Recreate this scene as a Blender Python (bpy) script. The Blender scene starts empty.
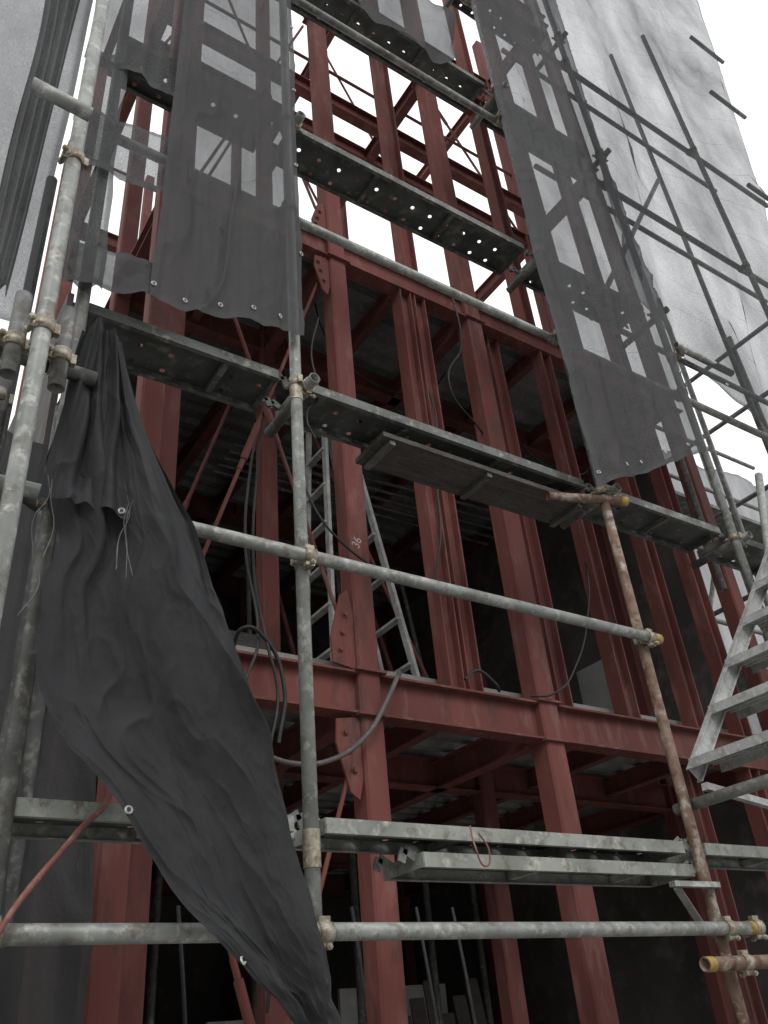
import bpy, bmesh, math, random
from mathutils import Vector, Matrix, noise
random.seed(7)
scene=bpy.context.scene
scene.view_settings.view_transform='Standard'
scene.view_settings.look='None'
scene.view_settings.exposure=0
EYE=1.5; D=2.35; B=3.1
# ---------------------------------------------------------------- materials
def newmat(name):
    m=bpy.data.materials.new(name); m.use_nodes=True
    nt=m.node_tree; nt.nodes.clear()
    o=nt.nodes.new("ShaderNodeOutputMaterial")
    return m,nt,o
def N(nt,t,**k):
    n=nt.nodes.new(t)
    for a,b in k.items(): setattr(n,a,b)
    return n
def noise_fac(nt,scale,detail=4,lo=.4,hi=.6,stretch=(1,1,1),rough=.6):
    mp=N(nt,"ShaderNodeMapping"); mp.inputs["Scale"].default_value=stretch
    geo=N(nt,"ShaderNodeNewGeometry")
    nt.links.new(geo.outputs["Position"],mp.inputs["Vector"])
    n=N(nt,"ShaderNodeTexNoise"); n.inputs["Scale"].default_value=scale; n.inputs["Detail"].default_value=detail
    n.inputs["Roughness"].default_value=rough
    nt.links.new(mp.outputs[0],n.inputs["Vector"])
    r=N(nt,"ShaderNodeMapRange"); r.inputs["From Min"].default_value=lo; r.inputs["From Max"].default_value=hi
    nt.links.new(n.outputs["Fac"],r.inputs["Value"])
    return r.outputs[0]
def mixc(nt,fac,a,b):
    m=N(nt,"ShaderNodeMix",data_type='RGBA')
    if isinstance(fac,float): m.inputs[0].default_value=fac
    else: nt.links.new(fac,m.inputs[0])
    for i,c in ((6,a),(7,b)):
        if isinstance(c,tuple): m.inputs[i].default_value=(*c,1)
        else: nt.links.new(c,m.inputs[i])
    return m.outputs[2]
def surf(name,base,dark,light,rough=.6,metal=0.,s1=3,s2=25,st=(1,1,1),amt=.8,bump=.15,spec=.4,grime=None,ga=.7):
    m,nt,o=newmat(name)
    f1=noise_fac(nt,s1,3,.35,.65,st); f2=noise_fac(nt,s2,4,.52,.72,st)
    c=mixc(nt,f1,base,dark)
    mm=N(nt,"ShaderNodeMath",operation='MULTIPLY'); nt.links.new(f2,mm.inputs[0]); mm.inputs[1].default_value=amt
    c=mixc(nt,mm.outputs[0],c,light)
    if grime:
        f3=noise_fac(nt,s1*2.3,5,.53,.63,st,.75)
        m3=N(nt,"ShaderNodeMath",operation='MULTIPLY'); nt.links.new(f3,m3.inputs[0]); m3.inputs[1].default_value=ga
        c=mixc(nt,m3.outputs[0],c,grime)
    p=N(nt,"ShaderNodeBsdfPrincipled"); nt.links.new(c,p.inputs["Base Color"])
    p.inputs["Roughness"].default_value=rough; p.inputs["Metallic"].default_value=metal
    p.inputs["Specular IOR Level"].default_value=spec
    if bump:
        b=N(nt,"ShaderNodeBump"); b.inputs["Strength"].default_value=bump; b.inputs["Distance"].default_value=.004
        nt.links.new(f2,b.inputs["Height"]); nt.links.new(b.outputs[0],p.inputs["Normal"])
    nt.links.new(p.outputs[0],o.inputs[0])
    return m
M={}
M['red']=surf("red_primer",(.188,.066,.057),(.13,.048,.043),(.27,.16,.14),.75,0,2.2,12,(1,1,.28),.5,grime=(.09,.049,.043),ga=.7,spec=.15)
M['red2']=surf("red_primer_darker",(.18,.064,.057),(.12,.047,.043),(.25,.145,.125),.75,0,2.2,14,(1,1,.3),.4,0,grime=(.10,.053,.047),ga=.6,spec=.15)  # slightly darker primer, mostly on steel set further back
M['galv']=surf("galvanised_pipe",(.32,.335,.315),(.20,.21,.195),(.56,.55,.51),.5,.25,7,26,(1,1,1),.8,.3,grime=(.13,.105,.08),ga=.6)
M['galvd']=surf("weathered_pipe",(.19,.197,.185),(.10,.102,.095),(.38,.37,.34),.55,.2,7,26,(1,1,1),.75,.3,grime=(.10,.075,.055),ga=.6)
M['rusty']=surf("rusty_pipe",(.22,.155,.115),(.12,.06,.035),(.46,.44,.40),.7,.1,9,17,(1,1,1),.95,.35,grime=(.07,.035,.02),ga=.75)
M['darkp']=surf("dark_pipe",(.085,.087,.084),(.04,.04,.04),(.24,.23,.20),.6,.1,6,26,(1,1,1),.7)
M['yellow']=surf("yellow_paint",(.42,.27,.04),(.25,.14,.03),(.4,.35,.25),.5,0,20,60)
M['clamp']=surf("zinc_clamp",(.40,.37,.30),(.19,.15,.10),(.55,.52,.45),.45,.4,25,70,grime=(.12,.07,.04),ga=.5)
M['alu']=surf("aluminium",(.50,.51,.50),(.32,.33,.32),(.64,.64,.62),.45,.25,8,50,grime=(.24,.22,.19),ga=.6)
M['plankside']=surf("plank_steel",(.14,.15,.14),(.065,.07,.065),(.34,.34,.30),.6,.2,5,20,(1,1,1),.85,grime=(.05,.042,.035),ga=.7)
M['plankl']=surf("plank_steel_light",(.32,.335,.305),(.19,.20,.18),(.52,.51,.46),.6,.1,5,20,(1,1,1),.85,grime=(.13,.11,.085),ga=.75)
M['wood']=surf("weathered_board",(.085,.078,.07),(.05,.045,.04),(.19,.18,.16),.8,0,4,30,(1,8,8),.6)
M['deckd']=surf("deck_steel",(.28,.285,.28),(.16,.16,.16),(.36,.36,.34),.5,.2,3,20,bump=0)
M['dark']=surf("dark_sheet_wall",(.125,.112,.105),(.065,.060,.057),(.17,.155,.145),.85,0,1.2,6,bump=0)
M['cable']=surf("black_rubber",(.018,.018,.02),(.012,.012,.012),(.05,.05,.05),.5,0,10,40,bump=0)
M['cableg']=surf("grey_rubber",(.11,.10,.10),(.07,.06,.06),(.2,.19,.18),.5,0,10,40,bump=0)
M['panel']=surf("pale_panel",(.50,.50,.49),(.30,.31,.30),(.56,.56,.54),.7,0,1.5,12,bump=0)
M['conc']=surf("concrete",(.33,.325,.31),(.24,.235,.22),(.38,.37,.35),.9,0,1.2,20,bump=0)
M['chalk']=surf("chalk",(.5,.44,.42),(.4,.33,.31),(.6,.58,.57),.9,bump=0)
M['redhose']=surf("red_hose",(.22,.08,.065),(.15,.05,.04),(.35,.2,.16),.5)
M['rope']=surf("rope",(.16,.16,.155),(.08,.08,.08),(.28,.28,.27),.8,bump=0)
def perf(name,base,dark):
    m,nt,o=newmat(name)
    f1=noise_fac(nt,6,3,.35,.65); c=mixc(nt,f1,base,dark)
    f2=noise_fac(nt,14,4,.55,.7); c=mixc(nt,f2,c,(.20,.195,.17))
    p=N(nt,"ShaderNodeBsdfPrincipled"); nt.links.new(c,p.inputs["Base Color"]); p.inputs["Roughness"].default_value=.55; p.inputs["Metallic"].default_value=.2
    uv=N(nt,"ShaderNodeUVMap")
    sc=N(nt,"ShaderNodeVectorMath",operation='MULTIPLY'); sc.inputs[1].default_value=(1/.13,1/.1,1)
    nt.links.new(uv.outputs[0],sc.inputs[0])
    fr=N(nt,"ShaderNodeVectorMath",operation='FRACTION'); nt.links.new(sc.outputs[0],fr.inputs[0])
    sb=N(nt,"ShaderNodeVectorMath",operation='SUBTRACT'); sb.inputs[1].default_value=(.5,.5,0); nt.links.new(fr.outputs[0],sb.inputs[0])
    s2=N(nt,"ShaderNodeVectorMath",operation='MULTIPLY'); s2.inputs[1].default_value=(.13,.1,0); nt.links.new(sb.outputs[0],s2.inputs[0])
    ln=N(nt,"ShaderNodeVectorMath",operation='LENGTH'); nt.links.new(s2.outputs[0],ln.inputs[0])
    lt=N(nt,"ShaderNodeMath",operation='LESS_THAN'); lt.inputs[1].default_value=.0115; nt.links.new(ln.outputs["Value"],lt.inputs[0])
    tr=N(nt,"ShaderNodeBsdfTransparent"); mx=N(nt,"ShaderNodeMixShader")
    nt.links.new(lt.outputs[0],mx.inputs[0]); nt.links.new(p.outputs[0],mx.inputs[1]); nt.links.new(tr.outputs[0],mx.inputs[2])
    nt.links.new(mx.outputs[0],o.inputs[0]); return m
M['perf']=perf("perforated_deck",(.11,.12,.115),(.055,.06,.055))
def net(name,col,open_,trans=.35,gl=.05,seam=True,vary=1.6,bs=.5,grain=.35):
    m,nt,o=newmat(name)
    f1=noise_fac(nt,1.8,4,.3,.7,(1,1,.4))
    c=mixc(nt,f1,col,tuple(x*vary for x in col))
    d=N(nt,"ShaderNodeBsdfDiffuse"); nt.links.new(c,d.inputs[0])
    t=N(nt,"ShaderNodeBsdfTranslucent"); nt.links.new(c,t.inputs[0])
    g=N(nt,"ShaderNodeBsdfGlossy"); g.inputs["Roughness"].default_value=.6; g.inputs[0].default_value=(.5,.5,.5,1)
    m1=N(nt,"ShaderNodeMixShader"); m1.inputs[0].default_value=trans
    nt.links.new(d.outputs[0],m1.inputs[1]); nt.links.new(t.outputs[0],m1.inputs[2])
    m0=N(nt,"ShaderNodeMixShader"); m0.inputs[0].default_value=gl
    nt.links.new(m1.outputs[0],m0.inputs[1]); nt.links.new(g.outputs[0],m0.inputs[2])
    tr=N(nt,"ShaderNodeBsdfTransparent")
    a=N(nt,"ShaderNodeAttribute"); a.attribute_name="hem"
    mr=N(nt,"ShaderNodeMapRange"); mr.inputs["To Min"].default_value=open_*.5; mr.inputs["To Max"].default_value=min(1,open_*1.4)
    nt.links.new(f1,mr.inputs["Value"])
    uv=N(nt,"ShaderNodeUVMap"); sc=N(nt,"ShaderNodeVectorMath",operation='MULTIPLY'); sc.inputs[1].default_value=(1/.9,1/.46,1)
    nt.links.new(uv.outputs[0],sc.inputs[0]); fr=N(nt,"ShaderNodeVectorMath",operation='FRACTION'); nt.links.new(sc.outputs[0],fr.inputs[0])
    sx=N(nt,"ShaderNodeSeparateXYZ"); nt.links.new(fr.outputs[0],sx.inputs[0])
    l=N(nt,"ShaderNodeMath",operation='LESS_THAN'); l.inputs[1].default_value=.010 if seam else -1; nt.links.new(sx.outputs[1],l.inputs[0])
    mxx=N(nt,"ShaderNodeMath",operation='MAXIMUM'); nt.links.new(l.outputs[0],mxx.inputs[0]); nt.links.new(a.outputs["Fac"],mxx.inputs[1])
    iv=N(nt,"ShaderNodeMapRange"); iv.inputs["To Min"].default_value=1; iv.inputs["To Max"].default_value=.45
    nt.links.new(mxx.outputs[0],iv.inputs["Value"])
    fg=noise_fac(nt,170,2,.3,.7); gr=N(nt,"ShaderNodeMapRange"); gr.inputs["To Min"].default_value=1-grain; gr.inputs["To Max"].default_value=1+grain
    nt.links.new(fg,gr.inputs["Value"])
    mu=N(nt,"ShaderNodeMath",operation='MULTIPLY'); nt.links.new(iv.outputs[0],mu.inputs[0]); nt.links.new(mr.outputs[0],mu.inputs[1])
    mu2=N(nt,"ShaderNodeMath",operation='MULTIPLY'); nt.links.new(mu.outputs[0],mu2.inputs[0]); nt.links.new(gr.outputs[0],mu2.inputs[1])
    ms=N(nt,"ShaderNodeMixShader"); nt.links.new(mu2.outputs[0],ms.inputs[0]); nt.links.new(m0.outputs[0],ms.inputs[1]); nt.links.new(tr.outputs[0],ms.inputs[2])
    b=N(nt,"ShaderNodeBump"); b.inputs["Strength"].default_value=bs; b.inputs["Distance"].default_value=.02
    nf=noise_fac(nt,9,4,.2,.8,(1,1,.6)); nt.links.new(nf,b.inputs["Height"])
    for q in (d,t,g): nt.links.new(b.outputs[0],q.inputs["Normal"])
    nt.links.new(ms.outputs[0],o.inputs[0]); return m
M['netd']=net("mesh_netting_dark",(.055,.056,.058),.15,.45,.05)
M['nets']=net("mesh_netting_side_panel",(.070,.072,.075),.22,.45,.05)
M['netm']=net("mesh_netting_mid",(.08,.082,.085),.28,.5,seam=False)
M['netl']=net("mesh_netting_light",(.055,.057,.060),.34,.5,.03,True,1.5,bs=.3)
M['neth']=net("mesh_netting_side",(.09,.093,.096),.22,.6,.03,False,1.5)
M['tarp']=net("black_mesh_tarpaulin",(.028,.0285,.030),.02,.1,.015,bs=.45,vary=2.1)
# ---------------------------------------------------------------- mesh builder
class Bd:
    def __init__(s): s.bm=bmesh.new(); s.mats=[]; s.uv=s.bm.loops.layers.uv.new("UVMap")
    def mi(s,mat):
        if mat not in s.mats: s.mats.append(mat)
        return s.mats.index(mat)
    def faces(s,vs,fs,mat,smooth=False):
        i=s.mi(mat); V=[s.bm.verts.new(v) for v in vs]; r=[]
        for f in fs:
            try: F=s.bm.faces.new([V[k] for k in f])
            except ValueError: continue
            F.material_index=i; F.smooth=smooth; r.append(F)
        return r
    def box(s,a,b,mat):
        x0,y0,z0=a;x1,y1,z1=b
        vs=[(x0,y0,z0),(x1,y0,z0),(x1,y1,z0),(x0,y1,z0),(x0,y0,z1),(x1,y0,z1),(x1,y1,z1),(x0,y1,z1)]
        s.faces(vs,[(0,3,2,1),(4,5,6,7),(0,1,5,4),(1,2,6,5),(2,3,7,6),(3,0,4,7)],mat)
    def bar(s,p,q,w,h,mat,up=(0,0,1)):
        p=Vector(p);q=Vector(q);d=(q-p).normalized();u=Vector(up)
        if abs(d.dot(u))>.98:u=Vector((0,1,0))
        r=d.cross(u).normalized();u=r.cross(d)
        vs=[]
        for e in (p,q):
            for a,b in ((-1,-1),(1,-1),(1,1),(-1,1)): vs.append(e+r*a*w/2+u*b*h/2)
        s.faces(vs,[(0,1,2,3),(7,6,5,4),(0,4,5,1),(1,5,6,2),(2,6,7,3),(3,7,4,0)],mat)
    def cyl(s,p,q,r,mat,seg=16,cap=True,hollow=0,r2=None):
        p=Vector(p);q=Vector(q);d=(q-p).normalized();u=Vector((0,0,1)) if abs(d.z)<.9 else Vector((0,1,0))
        a=d.cross(u).normalized();b=a.cross(d); r2=r if r2 is None else r2
        ring=lambda c,rr:[c+(a*math.cos(t*2*math.pi/seg)+b*math.sin(t*2*math.pi/seg))*rr for t in range(seg)]
        if hollow:
            vs=ring(p,r)+ring(q,r)+ring(q,r-hollow)+ring(p,r-hollow)
            sm=s.faces(vs,[(k*seg+i,k*seg+(i+1)%seg,((k+1)%4)*seg+(i+1)%seg,((k+1)%4)*seg+i) for k in range(4) for i in range(seg)],mat)
            for j,f in enumerate(sm): f.smooth=(j//seg)%2==0
        else:
            vs=ring(p,r)+ring(q,r2); s.faces(vs,[(i,(i+1)%seg,seg+(i+1)%seg,seg+i) for i in range(seg)],mat,True)
            if cap:
                s.faces(ring(p,r)+ring(q,r2),[tuple(range(seg)),tuple(range(2*seg-1,seg-1,-1))],mat)
    def done(s,name,parent=None):
        bmesh.ops.recalc_face_normals(s.bm,faces=s.bm.faces)
        me=bpy.data.meshes.new(name); s.bm.to_mesh(me); s.bm.free()
        for m in s.mats: me.materials.append(M[m])
        o=bpy.data.objects.new(name,me); bpy.context.collection.objects.link(o)
        if parent: o.parent=parent
        return o
def empty(name):
    o=bpy.data.objects.new(name,None); bpy.context.collection.objects.link(o); return o
def zz(r,Y): return EYE+r*Y
# ---------------------------------------------------------------- ground
g=Bd(); g.faces([(-200,-200,0),(200,-200,0),(200,200,0),(-200,200,0)],[(0,1,2,3)],'conc'); g.done("ground")
# ---------------------------------------------------------------- steel frame building
bld=empty("steel_frame_building")
def boxcol(x,y,z0,z1,w=.12,mat='red'):
    b=Bd(); r=.010; h=w/2
    pts=[(-h+r,-h),(h-r,-h),(h,-h+r),(h,h-r),(h-r,h),(-h+r,h),(-h,h-r),(-h,-h+r)]
    vs=[(x+a,y+c,z0) for a,c in pts]+[(x+a,y+c,z1) for a,c in pts]
    b.faces(vs,[(i,(i+1)%8,8+(i+1)%8,8+i) for i in range(8)]+[tuple(range(8)),tuple(range(15,7,-1))],mat)
    return b
def hcol(x,y,z0,z1,w=.1,d=.1,mat='red',t=.009):
    b=Bd()
    b.box((x-w/2,y-d/2,z0),(x-w/2+t,y+d/2,z1),mat); b.box((x+w/2-t,y-d/2,z0),(x+w/2,y+d/2,z1),mat)
    b.box((x-w/2+t,y-t/2,z0),(x+w/2-t,y+t/2,z1),mat)
    return b
def hbeam(p,q,h=.2,w=.1,mat='red',t=.011):
    b=Bd(); p=Vector(p);q=Vector(q)
    o=Vector((0,0,h/2-t/2))
    b.bar(p+o,q+o,w,t,mat); b.bar(p-o,q-o,w,t,mat); b.bar(p,q,t*.8,h-2*t,mat)
    return b
Z2=zz(.475,B)-.1
Z3=zz(1.435,B)-.1; Z4=Z3+2.97; Z5=Z4+2.97
ZT=13.2
Xa,Xc=.662*B,1.018*B
XL1,XL2=.31*B,.355*B
XR=5.25
CW=.118; CH=CW/2
boxcol(Xa,B,0,ZT,CW).done("box_column",bld)
boxcol(Xc,B,0,ZT,CW+.01).done("box_column",bld)
boxcol(XL1,B+.02,0,ZT,.11).done("box_column",bld)
boxcol(XL2+.03,B+.25,0,ZT,.10,'red2').done("box_column",bld)
boxcol(XR,B,0,ZT,CW).done("box_column",bld)
for x,w in ((2.575,.09),(2.69,.09)):
    hcol(x,B,Z2+.1,Z3-.1,w,.1).done("stud_column",bld)
hcol(2.66,B,Z3+.1,ZT,.11,.1).done("stud_column",bld)
for x in (3.37,3.83,4.42,4.86):
    hcol(x,B+(.06 if x==3.37 else 0),Z2+.1,Z3-.1,.10,.1,'red' if x!=3.37 else 'red2').done("stud_column",bld)
for x in (3.75,4.25,4.8): hcol(x,B,Z3+.1,ZT,.1,.1).done("stud_column",bld)
hcol(4.35,B+.1,0,Z2-.1,.1,.1,'red2').done("stud_column",bld); hcol(4.8,B,0,Z2-.1,.1,.1,'red').done("stud_column",bld)
boxcol(5.85,3.7,0,Z2,.12,'red').done("box_column",bld); boxcol(6.5,3.9,0,Z2,.12,'red2').done("box_column",bld)
hbeam((5.33,3.6,Z2-.02),(7.5,3.6,Z2-.02),.2,.1,'red').done("floor_beam",bld); hbeam((5.33,3.9,1.9),(7.5,3.9,1.9),.15,.08,'red2').done("floor_beam",bld)
rows=[4.05,6.2,7.5]
for y in rows:
    for x in (1.0,2.05,3.5,5.25):
        boxcol(x,y,0,ZT-.4 if y<5 else Z5+.1,.11,'red2').done("box_column",bld)
hcol(2.75,6.2,Z3,Z5,.1,.1,'red2').done("stud_column",bld); hcol(4.3,6.2,Z3,Z5,.1,.1,'red2').done("stud_column",bld)
segs=[(XL1+.056,Xa-CH),(Xa+CH,Xc-CH-.005),(Xc+CH+.005,XR-CH)]
for zc in (Z2,Z3,Z4,Z5):
    for x0,x1 in segs:
        hbeam((x0,B-.01,zc),(x1,B-.01,zc),.2,.10,'red').done("floor_beam",bld)
    for x in (Xa,Xc,XR):
        b=Bd()
        for dz in (.104,-.104): b.box((x-.082,B-.082,zc+dz-.006),(x+.082,B+.082,zc+dz+.006),'red')
        b.done("diaphragm_plate",bld)
for zc in (Z2,Z3,Z4,Z5):
    for y in rows:
        if zc>Z3+1 and y>7: continue
        hbeam((1.0,y,zc),(5.25,y,zc),.18,.09,'red2').done("floor_beam",bld)
    for x in (1.0,Xa,Xc,XR) if zc<Z4-.5 else (1.0,Xc,XR):
        hbeam((x,B+.09,zc-.01),(x,7.5 if zc<Z4-.5 else 6.2,zc-.01),.16,.08,'red2').done("cross_beam",bld)
for x in (1.5,2.6,3.9,4.6):
    for zc in (Z2,Z3): hbeam((x,B+.08,zc+.03),(x,7.5,zc+.03),.12,.06,'red2').done("joist",bld)
hbeam((1.0,3.72,Z4),(5.2,3.72,Z4),.18,.09,'red').done("floor_beam",bld)
for z in (Z3+1.1,Z4+1.1):
    b=Bd(); b.cyl((1.0,4.0,z),(5.2,4.0,z),.017,'red2',8); b.cyl((1.0,6.15,z),(5.2,6.15,z),.017,'red2',8); b.done("guard_rail",bld)
def deck(z,x0,x1,y0,y1):
    b=Bd(); y=y0; prof=[]
    while y<y1:
        prof+=[(y,z),(y+.06,z),(y+.085,z+.05),(y+.145,z+.05)]; y+=.17
    vs=[(x0,a,c) for a,c in prof]+[(x1,a,c) for a,c in prof]; n=len(prof)
    b.faces(vs,[(i,i+1,n+i+1,n+i) for i in range(n-1)],'deckd')
    return b.done("corrugated_deck",bld)
deck(Z3+.105,1.0,XR+.1,B+.1,7.65); deck(Z2+.105,1.0,XR-.08,B+.1,7.6)
b=Bd(); b.box((1.0,B+.1,Z3+.165),(XR+.1,7.65,Z3+.25),'conc'); b.box((1.0,B+.1,Z2+.165),(XR-.08,7.6,Z2+.2),'conc'); b.done("floor_slab",bld)
b=Bd()
b.box((.7,7.7,0),(5.6,7.75,Z3+.2),'dark'); b.box((.72,4.3,0),(.76,7.7,Z3+.1),'dark')  # dark sheets added behind and beside the interior to keep it dark
b.box((5.40,3.45,0),(5.44,7.7,Z3+.2),'dark')
b.done("darkening_sheets",bld)
b=Bd()
b.box((5.34,4.45,Z2+.25),(5.38,4.75,Z2+1.25),'panel'); b.box((5.34,4.1,Z2+.9),(5.38,4.4,Z2+1.45),'panel')
b.box((5.34,5.2,Z2+.25),(5.38,5.6,Z2+1.2),'panel'); b.box((5.34,5.9,Z2+.25),(5.38,6.25,Z2+1.5),'panel')
b.box((2.4,5.6,0.2),(3.3,5.63,1.75),'panel'); b.box((3.4,5.7,0.2),(4.3,5.73,1.9),'panel'); b.box((1.5,7.4,Z2+.3),(2.6,7.45,Z2+1.9),'panel'); b.done("wall_panel",bld)
b=Bd()
for i in range(6):
    x=1.3+i*.62+random.uniform(-.1,.1); b.cyl((x,4.9+.2*(i%3),0),(x+.05,5.0+.2*(i%3),Z2-.15),.024,'darkp',10)
for i in range(7):
    x=2.2+i*.45; b.cyl((x,5.2+.3*(i%2),Z2+.2),(x+random.uniform(-.3,.3),5.6,Z2+2.3),.02,'galvd' if i%2 else 'red2',10)
for i in range(5): b.cyl((2.2,4.9+i*.1,Z3-.25),(5.1,4.8+i*.13,Z3-.2),.016,'galvd',8)
b.done("shoring_props",bld)
b=Bd()
for i in range(6):
    b.bar((1.5+i*.12,6.9,Z2+.25),(1.7+i*.1,7.35,Z2+2.2),.1,.02,'conc')
    b.bar((3.6+i*.13,5.0,0),(3.7+i*.12,5.4,1.7+.1*(i%3)),.1,.02,'wood')
b.box((1.2,3.5,Z2+.205),(1.75,4.0,Z2+.42),'wood'); b.box((3.0,3.5,Z2+.205),(3.2,3.8,Z2+.30),'panel')
b.done("stored_boards",bld)
def gusset(xc,zb,sgn,up,w=.12,h=.40):
    b=Bd(); x0=xc+sgn*CH
    pts=[(0,0),(w,.02),(w*1.05,h*.35),(w*.55,h*.92),(w*.2,h),(0,h*.75)]
    f=[];bk=[]
    for a,c in pts:
        f.append((x0+sgn*a,B-.04,zb+up*c)); bk.append((x0+sgn*a,B-.028,zb+up*c))
    n=len(pts)
    b.faces(f+bk,[tuple(range(n)),tuple(range(2*n-1,n-1,-1))]+[(i,(i+1)%n,n+(i+1)%n,n+i) for i in range(n)],'red')
    for a,c in ((.045,.28),(.065,.18),(.08,.09)):
        b.cyl((x0+sgn*a,B-.04,zb+up*c*h/.42),(x0+sgn*a,B-.054,zb+up*c*h/.42),.010,'red2',6)
        b.cyl((x0+sgn*a,B-.04,zb+up*c*h/.42),(x0+sgn*a,B-.0435,zb+up*c*h/.42),.016,'red2',12)
    b.done("gusset_plate",bld)
gusset(Xa,Z2+.112,-1,1); gusset(Xa,Z2-.112,-1,-1,.12,.36); gusset(Xa,Z3-.112,-1,-1,.10,.33); gusset(Xa,Z3+.112,-1,1,.1,.3)
def brace(p,q,r=.010,mat='red',tb=True):
    b=Bd(); b.cyl(p,q,r,mat,10)
    if tb:
        p=Vector(p);q=Vector(q);m=p.lerp(q,.45);d=(q-p).normalized()
        b.cyl(m-d*.13,m+d*.13,.019,mat,10); b.cyl(m-d*.2,m-d*.13,.014,mat,6); b.cyl(m+d*.13,m+d*.2,.014,mat,6)
    b.done("tie_brace",bld)
xl=XL2+.02; xg=Xa-.12
for z0,z1 in ((Z2,Z3),(Z3,Z4),(Z4,Z5)):
    brace((xl,B+.01,z0+.14),(xg,B+.01,z1-.32)); brace((xg,B-.02,z0+.36),(xl,B-.02,z1-.14))
brace((xg,B-.02,Z2-.36),(xl,B-.02,.2)); brace((xl,B+.01,Z2-.14),(xg,B+.01,.3))
for z0,z1 in ((Z2,Z3),(Z3,Z4),(Z4,Z5)):
    brace((1.1,4.05,z0+.1),(1.95,4.05,z1-.1),.012,'red2'); brace((2.15,4.05,z1-.1),(3.4,4.05,z0+.1),.012,'red2')
brace((3.6,6.2,Z3+.1),(5.15,6.2,Z4-.1),.016,'red2',False); brace((3.6,4.05,Z4-.1),(5.15,4.05,Z3+.1),.014,'red2')
brace((3.6,4.05,Z5-.1),(5.15,4.05,Z4+.1),.014,'red2'); brace((2.2,6.2,Z4-.1),(3.4,6.2,Z3+.1),.016,'red2',False)
cu=bpy.data.curves.new("chalk_mark","FONT"); cu.body="36"; cu.size=.065; cu.materials.append(M['chalk'])
o=bpy.data.objects.new("chalk_mark",cu); o.location=(Xa-.01,B-CH-.0015,3.62); o.rotation_euler=(math.radians(90),math.radians(-70),0); o.parent=bld
bpy.context.collection.objects.link(o)
# ---------------------------------------------------------------- scaffolding
sc=empty("scaffolding"); R=.0243
def pipe(p,q,mat='galv',ends=None,r=R):
    b=Bd(); b.cyl(p,q,r,mat,20,hollow=.003)
    if ends:
        p=Vector(p);q=Vector(q);d=(q-p).normalized()
        b.cyl(q-d*.045,q-d*.004,r+.0012,ends,20,hollow=.002)
    return b.done("scaffold_pipe",sc)
def clamp(c,a1,a2,off):
    b=Bd(); c=Vector(c);off=Vector(off);n=off.normalized()
    for cc,ax in ((c,Vector(a1)),(c+off,Vector(a2))):
        b.cyl(cc-ax*.022,cc+ax*.022,.0295,'clamp',16,hollow=.005)
        s=ax.cross(n).normalized()
        for k in (1,-1):
            e=cc+s*k*.034
            b.bar(e-ax*.018,e+ax*.018,.016,.020,'clamp',n)
        e=cc+s*.038
        b.cyl(e-n*.035,e+n*.04,.0055,'clamp',8); b.cyl(e+n*.022,e+n*.034,.010,'clamp',6); b.cyl(e-n*.032,e-n*.02,.010,'clamp',6)
    b.bar(c+off*.4,c+off*.6,.03,.03,'clamp',a1)
    return b.done("scaffold_clamp",sc)
PX,PY,PZ=(1,0,0),(0,1,0),(0,0,1)
XA=.565*D; XB=1.33*D; XC=1.80*D; XD=2.55*D; XL=.19*D
pipe((XA,D,0),(XA,D,9.5)); pipe((XB,D,zz(1.0,D)),(XB+.02,D,9.5),'galvd'); pipe((XB+.01,D,0),(XB,D,zz(1.0,D)-.01),'rusty')
b=Bd(); b.cyl((XA,D,1.98),(XA,D,2.09),.0275,'clamp',16); b.cyl((XA,D,zz(.97,D)),(XA,D,zz(.97,D)+.11),.0275,'clamp',16); b.done("pipe_joint",sc)
pipe((XC,D,1.9),(XC,D,10.5),'galv'); pipe((XD,D,0),(XD,D,11),'galvd')
pipe((XL,D,0),(XL,D,7.5),'galvd')
YL=1.9; XP=.142*YL
pipe((XP,YL,0),(.14*YL,YL,6.5),'galv')
yl=D-.052
pipe((-.6,yl,zz(.66,yl)),(1.39*yl,yl,zz(.663,yl)),'galv','yellow')
pipe((-.6,yl,zz(.133,yl)),(1.433*yl,yl,zz(.131,yl)),'galv','yellow')
for x in (XA,XB,XL):
    clamp((x,D,zz(.662,yl)),PZ,PX,(0,-.052,0)); clamp((x,D,zz(.131,yl)),PZ,PX,(0,-.052,0))
clamp((1.405*D,D,zz(.129,D)),PY,PX,(0,-.05,0))
pipe((1.56*2.25,2.25,zz(.079,2.25)),(1.276*2.25,2.25,zz(.079,2.25)),'rusty','yellow'); clamp((1.38*2.25,2.3,zz(.079,2.25)),PZ,PX,(0,-.05,0))
yh=D+.052
for r0,x0,x1,mt in ((1.49,XL,2.9*D,'galv'),(2.42,-.2,3.0*D,'galvd'),(3.15,0,3.1*D,'galvd')):
    pipe((x0,yh,zz(r0,D)),(x1,yh,zz(r0,D)),mt)
    for x in (XA,XB,XC,XD): clamp((x,D,zz(r0,D)),PZ,PX,(0,.052,0))
levels=[2.125,3.95,5.80,7.62,9.4]
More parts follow.
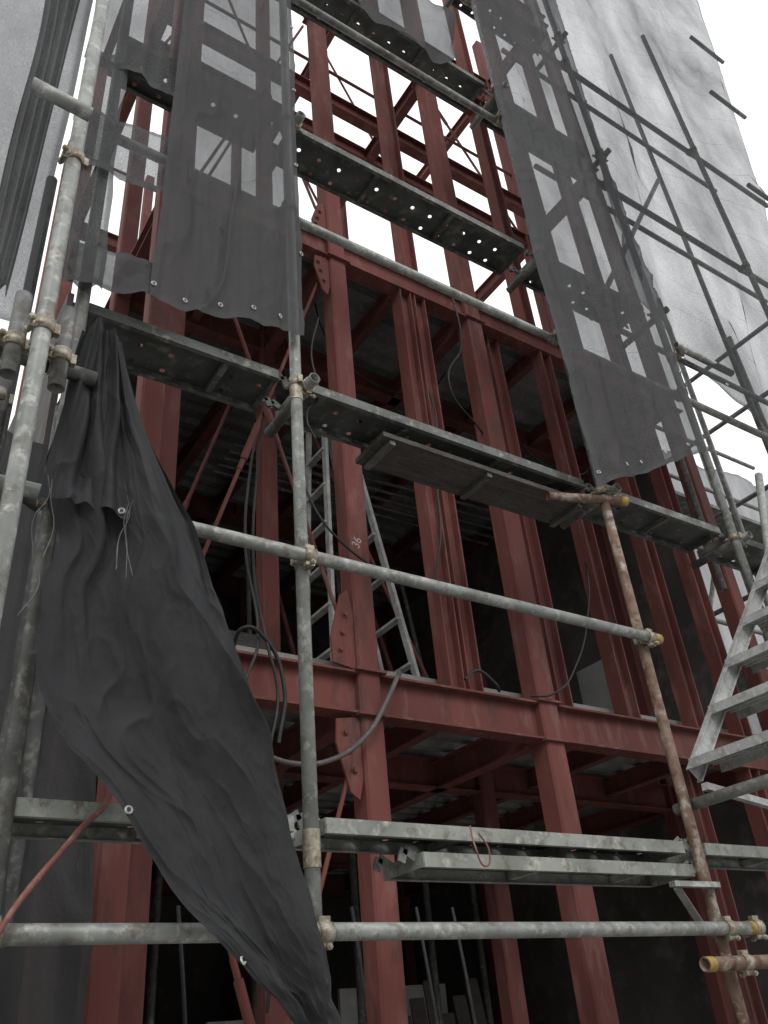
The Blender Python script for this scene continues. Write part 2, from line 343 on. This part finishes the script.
def plank(x0,x1,y0,w,z,side='plankside'):
    b=Bd()
    fs=b.faces([(x0,y0,z),(x1,y0,z),(x1,y0+w,z),(x0,y0+w,z)],[(0,1,2,3)],'perf')
    for f in fs:
        for l in f.loops: l[b.uv].uv=(l.vert.co.x,l.vert.co.y-y0+.03)
    h=.042
    for y,s in ((y0,1),(y0+w,-1)):
        b.box((x0,min(y,y-s*.003),z-h),(x1,max(y,y-s*.003),z+.004),side)
        b.box((x0,min(y,y+s*.018),z-h),(x1,max(y,y+s*.018),z-h+.003),side)
    x=x0+.02
    while x<x1:
        b.box((x-.012,y0+.003,z-.03),(x+.012,y0+w-.003,z-.003),side); x+=.55
    for x,s in ((x0,-1),(x1,1)):
        b.box((min(x,x+s*.003),y0,z-h),(max(x,x+s*.003),y0+w,z+.004),side)
        for yy in (y0+.045,y0+w-.045):
            b.bar((x,yy,z-.005),(x+s*.045,yy,z+.022),.03,.008,side,(0,1,0)); b.bar((x+s*.045,yy,z+.022),(x+s*.06,yy,z-.02),.03,.008,side,(0,1,0))
    return b.done("scaffold_plank",sc)
for i,z in enumerate(levels):
    xs=[[-1.4,XA,XB,XC+.5],[.42,XA,XB,XC,XD],[.42,XA,XB,XC],[XA,XB,XC],[XA,XB,XC]][i]
    for j in range(len(xs)-1):
        plank(xs[j]+.06,xs[j+1]-.06,(D+.04 if i else D+.0)+(.012 if j%2 else 0),.245,z+(.004 if j%2 else 0),'plankl' if i==0 else 'plankside')
    for x in xs[1:]:
        if i==0 or x==XA and i>2: continue
        pipe((x+.052,D-.07,z-.075),(x+.052,D+.35,z-.075),'galvd')
        clamp((x,D,z-.075),PZ,PY,(.052,0,0))
plank(.75*D,1.325*D,D+.03,.24,2.045,'plankl')
b=Bd(); b.box((1.82,2.44,3.84),(3.10,2.68,3.865),'wood')
for x in (1.86,2.43,3.04): b.box((x,2.45,3.815),(x+.03,2.67,3.838),'plankside')
b.done("scaffold_plank",sc)
b=Bd(); b.bar((XB-.2,D-.02,zz(.19,D)),(XB+.06,D+.1,zz(.13,D)),.03,.006,'galv'); b.bar((XB-.25,D-.04,zz(.195,D)),(XB+.02,D-.04,zz(.195,D)),.03,.02,'galv'); b.done("plank_bracket",sc)
for x,y,z1,mt in ((.47,2.6,3.6,'darkp'),(.30,2.75,5.,'darkp'),(.12,2.5,3.4,'galvd'),(.0,2.9,5.5,'darkp'),(.62,3.0,3.4,'darkp'),(-.3,2.7,4.8,'darkp'),(.22,2.2,3.5,'darkp')):
    pipe((x,y,0),(x+.01,y,z1),mt)
ys_=2.0; zc=zz(.90,ys_)
pipe((-.4,ys_+.05,zc),(.46,ys_+.05,zc),'darkp')
for x in (.107*ys_,.172*ys_):
    pipe((x,ys_,zc-.12),(x,ys_,zc+.19),'galvd'); clamp((x,ys_,zc),PZ,PX,(0,.05,0))
clamp((XP,YL,zc),PZ,PX,(0,.05,0)) 
clamp((XP,YL,zz(1.35,YL)),PZ,PX,(0,.052,0))
pipe((.05*1.8,1.8,zz(1.5,1.8)),(.155*1.8,1.8,zz(1.49,1.8)),'galv')
pipe((-.2,2.3,3.3),(.6,2.9,3.3),'darkp')
for z in (1.9,2.6,3.05): clamp((.12,2.5,z),PZ,PX,(0,.05,0)); clamp((.22,2.2,z+.2),PZ,PX,(0,.05,0))
# right side details
pipe((1.77*D,D-.1,zz(1.615,D)),(2.02*D,D-.1,zz(1.615,D)),'galv'); clamp((XC,D,zz(1.615,D)),PZ,PX,(0,-.08,0))
pipe((XC-.02,D-.05,zz(.70,D)),(XC+.45,D-.05,zz(1.25,D)),'galv')
pipe((1.36*D,2.45,zz(.335,D)),(1.36*D,1.2,zz(.335,D)),'galv')
pipe((XB-.30,D+.10,zz(.985,D)),(XB+.12,D-.05,zz(.985,D)),'rusty','yellow')
for x in (5.9,7.0,8.2):
    for y in (3.2,4.6): pipe((x,y,0),(x,y,7.5),'galvd')
for z in (4.0,4.9,5.8,6.7,7.4):
    pipe((5.6,4.55,z),(9.2,4.55,z),'galvd'); pipe((6.95,2.6,z-.1),(6.95,5.0,z-.1),'galvd')
for i in range(2):
    pipe((5.6+i*.9,4.5,2.5+i*1.3),(6.6+i*.9,4.5,4.2+i*1.3),'galvd')
for z,y in ((6.3,2.95),(8.1,2.95),(10.0,2.95)):
    pipe((4.2,y,z),(7.6,y,z),'galvd')
for x in (5.0,6.4): pipe((x,2.98,4),(x+.05,2.98,12),'galvd')
pipe((4.3,2.9,6.2),(6.2,2.9,9.2),'galvd')
b=Bd()
for z in (4.05,5.85): b.box((5.6,4.0,z),(9,4.5,z+.04),'plankside')
b.done("scaffold_plank",sc)
for x,z in ((3.1,3.9),(3.0,3.1),(3.2,4.5)):
    pipe((x*D-.3,D-.05,zz(z,D)),(x*D+.35,D-.05,zz(z,D)),'galvd')
# ---------------------------------------------------------------- aluminium staircase
st=Bd(); xs0,zs0=1.37*2.3,zz(.385,2.3); ys=(2.28,1.80); n=8
dx,dz=.245,.265
for y in ys:
    a=Vector((xs0,y,zs0)); e=Vector((xs0+dx*n,y,zs0+dz*n))
    st.bar(a,e,.006,.07,'alu'); nrm=Vector((-dz,0,dx)).normalized()
    for k in (.035,-.035): st.bar(a+nrm*k,e+nrm*k,.028,.006,'alu')
for i in range(n):
    x=xs0+dx*(i+.25); z=zs0+dz*(i+.25)
    st.box((x-.08,ys[1]+.005,z-.003),(x+.13,ys[0]-.005,z),'alu')
    for k0,k1 in ((-.08,-.076),(.126,.13)): st.box((x+k0,ys[1]+.005,z-.040),(x+k1,ys[0]-.005,z-.003),'alu')
    for k in (-.04,0,.04,.08): st.box((x+k-.004,ys[1]+.005,z-.014),(x+k+.004,ys[0]-.005,z-.003),'alu')
st.bar((xs0+.02,2.26,zs0-.05),(xs0+.45,2.26,zs0-.10),.03,.03,'alu')
st.done("aluminium_staircase")
# ---------------------------------------------------------------- stepladder inside
ld=Bd(); zf=Z2+.205; H=1.95; zt=zf+H
for y in (3.62,3.95):
    yy=3.78+(y-3.78)*.6
    ld.bar((2.22,y,zf),(2.28,yy,zt),.022,.042,'alu'); ld.bar((2.80,y,zf),(2.44,yy,zt),.022,.042,'alu')
for i in range(1,7):
    t=i/7.
    for xa,xb in ((2.22,2.28),(2.80,2.44)):
        x=xa+(xb-xa)*t; w=.16-.06*t
        ld.box((x-.022,3.78-w,zf+H*t-.008),(x+.022,3.78+w,zf+H*t+.008),'alu')
ld.box((2.25,3.68,zt),(2.48,3.9,zt+.03),'alu'); ld.done("stepladder")
# ---------------------------------------------------------------- cables
def cable(name,pts,Y=3.0,r=.009,mat='cable'):
    cu=bpy.data.curves.new(name,"CURVE"); cu.dimensions='3D'; cu.bevel_depth=r; cu.bevel_resolution=3; cu.resolution_u=10
    s=cu.splines.new('BEZIER'); s.bezier_points.add(len(pts)-1)
    for p,q in zip(s.bezier_points,pts):
        y=q[2] if len(q)>2 else Y
        p.co=(q[0]*y,y,zz(q[1],y)); p.handle_left_type=p.handle_right_type='AUTO'
    cu.materials.append(M[mat]); o=bpy.data.objects.new(name,cu); bpy.context.collection.objects.link(o)
cable("electric_cable",[(.50,.93,3.3),(.478,.8,3.2),(.47,.65,3.1),(.49,.5,3.02),(.47,.42,3.0),(.50,.35,3.0),(.49,.2,3.1)],r=.007)
cable("electric_cable",[(.515,.95,3.4),(.49,.8,3.2),(.485,.6,3.1),(.505,.5,3.0),(.52,.43,3.0),(.505,.33,3.0),(.52,.2,3.2),(.5,.05,3.2)],r=.007)
cable("electric_cable",[(.45,.48,3.1),(.47,.52,3.0),(.50,.51,3.0),(.53,.44,3.0),(.52,.36,3.0)],r=.009)
cable("hose",[(.49,.345),(.54,.335),(.60,.345),(.66,.385),(.70,.44),(.72,.475),(.73,.49,3.3)],r=.011,mat='cableg')
cable("electric_cable",[(.56,.86,3.3),(.58,.78,3.1),(.63,.71,3.0),(.72,.665,3.0),(.80,.66,3.0),(.84,.73,3.0),(.86,.9,3.0),(.88,1.05,3.0),(.87,1.12,3.1)],r=.006)
cable("electric_cable",[(.98,1.47,3.0),(.985,1.3,3.0),(.93,1.15,3.0),(1.0,1.05,3.1),(1.02,.98,3.2)],r=.006)
cable("electric_cable",[(1.0,.49,3.05),(1.05,.50,3.0),(1.13,.57,3.0),(1.19,.68,3.0),(1.22,.80,3.1),(1.2,.9,3.3)],r=.006)
cable("electric_cable",[(.86,.5,3.0),(.89,.52,3.0),(.92,.505,3.0),(.93,.49,3.1)],r=.008)
cable("electric_cable",[(.60,1.3,3.6),(.66,1.12,3.6),(.80,1.08,3.6),(.95,1.22,3.8)],r=.006)
cable("electric_cable",[(1.05,1.2,3.6),(1.12,1.05,3.6),(1.25,1.03,3.6),(1.35,1.12,3.7)],r=.006)
cable("electric_cable",[(.62,1.2,2.9),(.60,1.1,2.7),(.61,1.0,2.5),(.585,.93,2.4),(.60,.9,2.4)],r=.004)
cable("red_hose",[(.17,.02,2.2),(.20,.13,2.25),(.27,.235,2.3),(.30,.275,2.35),(.29,.32,2.4)],r=.008,mat='redhose')
for x in (.33,.39,.62,.72,.78): cable("electric_cable",[(x,.16,3.4),(x+.01,.08,3.35),(x+.02,-.02,3.3)],r=.008)
cable("tie_wire",[(.83,.27,2.3),(.835,.24,2.28),(.85,.215,2.28),(.86,.235,2.28),(.845,.26,2.28)],r=.003,mat='redhose')
# ---------------------------------------------------------------- netting and tarpaulin
def cloth(name,P,nu,nv,mat,size,eyelets=()):
    bm=bmesh.new(); uvl=bm.loops.layers.uv.new("UVMap"); hem=bm.verts.layers.float.new("hem")
    G=[[None]*(nv+1) for _ in range(nu+1)]
    for i in range(nu+1):
        for j in range(nv+1):
            v=bm.verts.new(P(i/nu,j/nv)); G[i][j]=v
            e=min(i/nu*size[0],(1-i/nu)*size[0],j/nv*size[1],(1-j/nv)*size[1]); v[hem]=1. if e<.03 else 0.
    for i in range(nu):
        for j in range(nv):
            f=bm.faces.new((G[i][j],G[i+1][j],G[i+1][j+1],G[i][j+1])); f.smooth=True; f.material_index=0
            for l,(a,c) in zip(f.loops,((i,j),(i+1,j),(i+1,j+1),(i,j+1))): l[uvl].uv=(a/nu*size[0],c/nv*size[1])
    for (u,v) in eyelets:
        i=min(nu-1,max(1,round(u*nu)));j=min(nv-1,max(1,round(v*nv))); c=G[i][j].co.copy()
        n=(G[i+1][j].co-G[i-1][j].co).cross(G[i][j+1].co-G[i][j-1].co).normalized()
        if n.y>0:n=-n
        a=n.orthogonal().normalized();b2=n.cross(a); seg=14; c=c+n*.004
        ro=[bm.verts.new(c+(a*math.cos(t*2*math.pi/seg)+b2*math.sin(t*2*math.pi/seg))*.0115) for t in range(seg)]
        rm=[bm.verts.new(c+n*.004+(a*math.cos(t*2*math.pi/seg)+b2*math.sin(t*2*math.pi/seg))*.0085) for t in range(seg)]
        ri=[bm.verts.new(c+(a*math.cos(t*2*math.pi/seg)+b2*math.sin(t*2*math.pi/seg))*.0055) for t in range(seg)]
        for q,w in ((ro,rm),(rm,ri)):
            for t in range(seg):
                f=bm.faces.new((q[t],q[(t+1)%seg],w[(t+1)%seg],w[t])); f.material_index=1; f.smooth=True
        f=bm.faces.new([bm.verts.new(v.co+n*.0005) for v in ri]); f.material_index=2
    me=bpy.data.meshes.new(name); bm.to_mesh(me); bm.free(); me.materials.append(M[mat]); me.materials.append(M['alu']); me.materials.append(M['cable'])
    o=bpy.data.objects.new(name,me); bpy.context.collection.objects.link(o); return o
def lerp(a,b,t): return a+(b-a)*t
def nz(x,y,z=0): return noise.noise(Vector((x,y,z)))
def crease(a,b,s):
    w=nz(a*.9+3.1*s,b*.9,s); r=1-abs(2*((a*.8+b*.45+w*.9)%1)-1)
    r2=1-abs(2*((a*.5-b*.7+w*.7+.3)%1)-1)
    k=max(0,nz(a*.6,b*.6,s+7)+.25); k2=max(0,nz(a*.7+5,b*.7,s+11)+.25)
    return r**3*k+r2**3*k2
def quad(TL,TR,BL,BR,Y,amp=.03,k=3.,seed=0,scal=.0,drape=0,fine=1.,edge=.008,cr=.02,size=(1,3)):
    def P(u,v):
        x=lerp(lerp(TL[0],TR[0],u),lerp(BL[0],BR[0],u),v); z=lerp(lerp(TL[1],TR[1],u),lerp(BL[1],BR[1],u),v)
        d=amp*(nz(u*k*2,v*k*.8,seed)+.4*fine*nz(u*k*5+v*2,v*k*2,seed+3)+.15*fine*nz(u*k*12,v*k*6,seed+5))
        d+=amp*.5*math.sin(u*k*4+v*5+seed)*(.3+v)
        d-=cr*crease(u*size[0]*2.6,v*size[1]*1.5,seed)+cr*.35*fine*crease(u*size[0]*7,v*size[1]*5,seed+2)
        if drape: d+=drape*math.sin(u*26+3*nz(u*3,v*1.5,seed)+v*2)
        z+=scal*abs(math.sin(u*math.pi*4+.6))*(v**8) + edge*nz(u*5,seed,v*2)*v
        x+=edge*nz(v*5,seed+9,u)
        return (x*Y,Y+d,zz(z,Y))
    return P
ey=[(i/5+.02,.985) for i in range(5)]+[(.99,j/7+.03) for j in range(7)]
cloth("debris_netting",quad((.325,3.0),(.585,3.1),(.290,1.082),(.588,1.14),2.27,.03,2.0,1,.004,size=(.8,4.6),cr=.035),110,320,'netd',(.8,4.6),ey)
cloth("debris_netting",quad((.125,1.50),(.325,1.53),(.135,1.34),(.318,1.36),2.3,.02,2,4,size=(.5,.4)),40,40,'netm',(.5,.4))
cloth("debris_netting",quad((.13,1.7),(.205,1.7),(.155,1.05),(.215,1.06),2.31,.02,2,5,size=(.2,1.4)),20,80,'netm',(.2,1.4))
cloth("debris_netting",quad((.16,1.15),(.296,1.17),(.165,1.06),(.296,1.083),2.28,.015,2,5,size=(.4,.2)),30,20,'netd',(.4,.2))
cloth("debris_netting",quad((.12,3.0),(.326,3.0),(.125,1.66),(.33,1.69),2.3,.03,2,8,size=(.5,2.8)),40,120,'netm',(.5,2.8))
cloth("debris_netting",quad((-.6,3.2),(.13,3.2),(-.45,.72),(.115,.95),2.40,.06,2,6,drape=.02,fine=.4,size=(1.6,5)),90,140,'neth',(1.6,5.4))
cloth("debris_netting",quad((.02,3.2),(.12,3.2),(.045,1.0),(.085,1.0),2.3,.05,1.5,16,drape=.02,fine=.4),40,80,'netd',(.4,5))
cloth("debris_netting",quad((1.36,3.6),(1.88,3.7),(1.305,1.0),(1.79,1.27),2.27,.045,2.0,11,.005,size=(1.2,6),cr=.04),120,360,'nets',(1.2,6),ey)
cloth("debris_netting",quad((1.80,4.6),(3.7,6.2),(1.74,1.85),(2.45,1.15),2.24,.12,1.8,21,.01,fine=.3,size=(2,5),cr=.07),160,300,'netl',(3.,9),ey)
def Ptop(u,v):
    x=lerp(.82,1.2,u); return (x*2.3,2.3+.05*math.sin(u*9+v*7),zz(2.95-.32*v-.12*math.sin(u*math.pi)*v+.03*nz(u*9,v*4),2.3))
cloth("debris_netting",Ptop,40,20,'netd',(.9,.8))
cloth("debris_netting",quad((-.5,.85),(.28,.72),(-.5,-.5),(.30,-.5),3.02,.06,3,41,drape=.015,size=(2.5,4),cr=.04),80,80,'netd',(2.5,4))
cloth("debris_netting",quad((1.27,.62),(2.6,.72),(1.27,-.3),(2.6,-.3),4.8,.1,4,51,drape=.02),80,60,'netd',(4.5,5))  # dark net added so bright sky does not leak in at lower right
cloth("debris_netting",quad((1.25,1.2),(2.2,1.25),(1.2,.62),(2.2,.62),5.0,.1,4,61,drape=.02),80,60,'neth',(4.5,3))
Lp=[(.968,.196),(.80,.182),(.69,.176),(.60,.202),(.52,.192),(.42,.198),(.34,.235),(.256,.315),(.17,.385),(.099,.461),(.06,.510),(.025,.548)]
Rp=[(.968,.255),(.80,.315),(.69,.375),(.60,.41),(.52,.44),(.42,.478),(.34,.50),(.256,.522),(.17,.545),(.099,.568),(.06,.575),(.025,.578)]
def ev(t,A):
    f=t*(len(A)-1);i=min(int(f),len(A)-2);k=f-i
    i0=max(i-1,0);i3=min(i+2,len(A)-1)
    def cr(a,b,c,d): return .5*((2*b)+(-a+c)*k+(2*a-5*b+4*c-d)*k*k+(-a+3*b-3*c+d)*k**3)
    return tuple(cr(A[i0][q],A[i][q],A[i+1][q],A[i3][q]) for q in (0,1))
def Pt(u,v):
    zl,xl=ev(v,Lp);zr,xr=ev(v,Rp); Y=2.15
    env=math.exp(-((v-.02)/.34)**2)
    wob=nz(u*3,v*4,1)*2.2
    s=math.sin(u*15+1.8*math.sin(v*4)+wob); s=math.copysign(abs(s)**.6,s)
    fold=.04*env*s*(.7+.6*nz(u*4,v*2,9))+.016*env*math.sin(u*33+v*6+wob*2)
    lw=min(1,v*3)
    fold+=.026*math.sin(u*6.5-v*4+1+wob*.5)*lw+.05*nz(u*1.8,v*2.4,5)+.007*nz(u*6+v*5,v*10,2)+.0025*nz(u*15,v*26,4)
    fold-=.055*crease(u*2.0,v*2.4,3)*lw+.012*crease(u*7,v*9,4)+.004*crease(u*15,v*22,6)
    fold-=.05*math.sin(u*math.pi)*env
    x=lerp(xl,xr,u)+.008*math.sin(u*15+v*4)*env
    jag=.005*nz(v*16,u*2,4)
    return ((x+jag)*Y,Y+fold,zz(zl+.008*nz(u*4,v*9),Y))
tp=cloth("tarpaulin",Pt,240,440,'tarp',(1.3,2.4),[(.03,.636),(.03,.818),(.6,.985)])
def Pf(u,v):
    Y=2.05; zt=lerp(.985,.665+.012*math.sin(u*3)+.006*nz(u*9,2),v)
    xl=lerp(.205,.176,v**.8); xr=lerp(.248,.300,v**.8); env=.35+.65*(1-v)
    s=math.sin(u*13+1.2+nz(u*2,v*3)*2); s=math.copysign(abs(s)**.6,s)
    f=.018*s*env+.008*math.sin(u*27+v*3)+.02*nz(u*3,v*3,7)-.018*crease(u*2.5,v*3,8)
    return (lerp(xl,xr,u)*Y,Y+f+.05*v,zz(zt,Y))
fl=cloth("folded_flap",Pf,120,160,'tarp',(.5,.7),[(.93,.96)]); fl.parent=tp
for x,z in ((.180,.69),(.186,.685),(.178,.60),(.288,.69),(.297,.685),(.292,.68)):
    cable("twine",[(x,z,2.0),(x+random.uniform(-.008,.008),z-.03,2.02),(x+random.uniform(-.012,.012),z-.07,2.03),(x+random.uniform(-.008,.012),z-.12,2.03)],r=.0013,mat='rope')
# ---------------------------------------------------------------- surroundings
nb=Bd(); nb.box((-9,8.5,0),(.3,16,7.2),'conc'); nb.box((-9,8.35,3.4),(.25,8.49,3.55),'conc')
for i in range(5):
    for k in range(2): nb.box((-8+i*1.7,8.45,1+k*3),(-7+i*1.7,8.49,2.3+k*3),'dark')
nb.done("neighbouring_building")
nb=Bd(); nb.box((-14,-11,0),(16,-10.2,6.5),'conc')
for i in range(12):
    for k in range(2): nb.box((-13+i*2.4,-10.19,1+k*3.0),(-11.6+i*2.4,-10.14,2.6+k*3.0),'dark')
nb.done("building_across_street")
# ---------------------------------------------------------------- world, sun
w=bpy.data.worlds.new("World"); scene.world=w; w.use_nodes=True; nt=w.node_tree; nt.nodes.clear()
sky=nt.nodes.new("ShaderNodeTexSky"); sky.sky_type='NISHITA'; sky.sun_disc=False; sky.sun_elevation=math.radians(40); sky.sun_rotation=math.radians(150); sky.dust_density=5
hs=nt.nodes.new("ShaderNodeHueSaturation"); hs.inputs["Saturation"].default_value=.15; hs.inputs["Value"].default_value=.9
mx=nt.nodes.new("ShaderNodeMix"); mx.data_type='RGBA'; mx.inputs[0].default_value=.8; mx.inputs[7].default_value=(12.6,12.75,12.9,1)
bg=nt.nodes.new("ShaderNodeBackground"); bg.inputs[1].default_value=.125; o=nt.nodes.new("ShaderNodeOutputWorld")
nt.links.new(sky.outputs[0],hs.inputs["Color"]); nt.links.new(hs.outputs[0],mx.inputs[6]); nt.links.new(mx.outputs[2],bg.inputs[0]); nt.links.new(bg.outputs[0],o.inputs[0])
s=bpy.data.lights.new("sun","SUN"); s.energy=.9; s.angle=math.radians(25); s.color=(1,.98,.95)
so=bpy.data.objects.new("sun",s); so.rotation_euler=(math.radians(50),0,math.radians(-30)); bpy.context.collection.objects.link(so)
# ---------------------------------------------------------------- camera
r=Vector((.8344,-.5452,-.0814)); dn=Vector((.2368,.4878,-.8402)); fw=Vector((.4978,.6817,.5362))
m=Matrix(((r.x,-dn.x,-fw.x,0),(r.y,-dn.y,-fw.y,0),(r.z,-dn.z,-fw.z,EYE),(0,0,0,1)))
cam=bpy.data.cameras.new("camera"); cam.lens=29.88; cam.sensor_width=36; cam.clip_end=1000; cam.clip_start=.05
co=bpy.data.objects.new("camera",cam); co.matrix_world=m; bpy.context.collection.objects.link(co); scene.camera=co
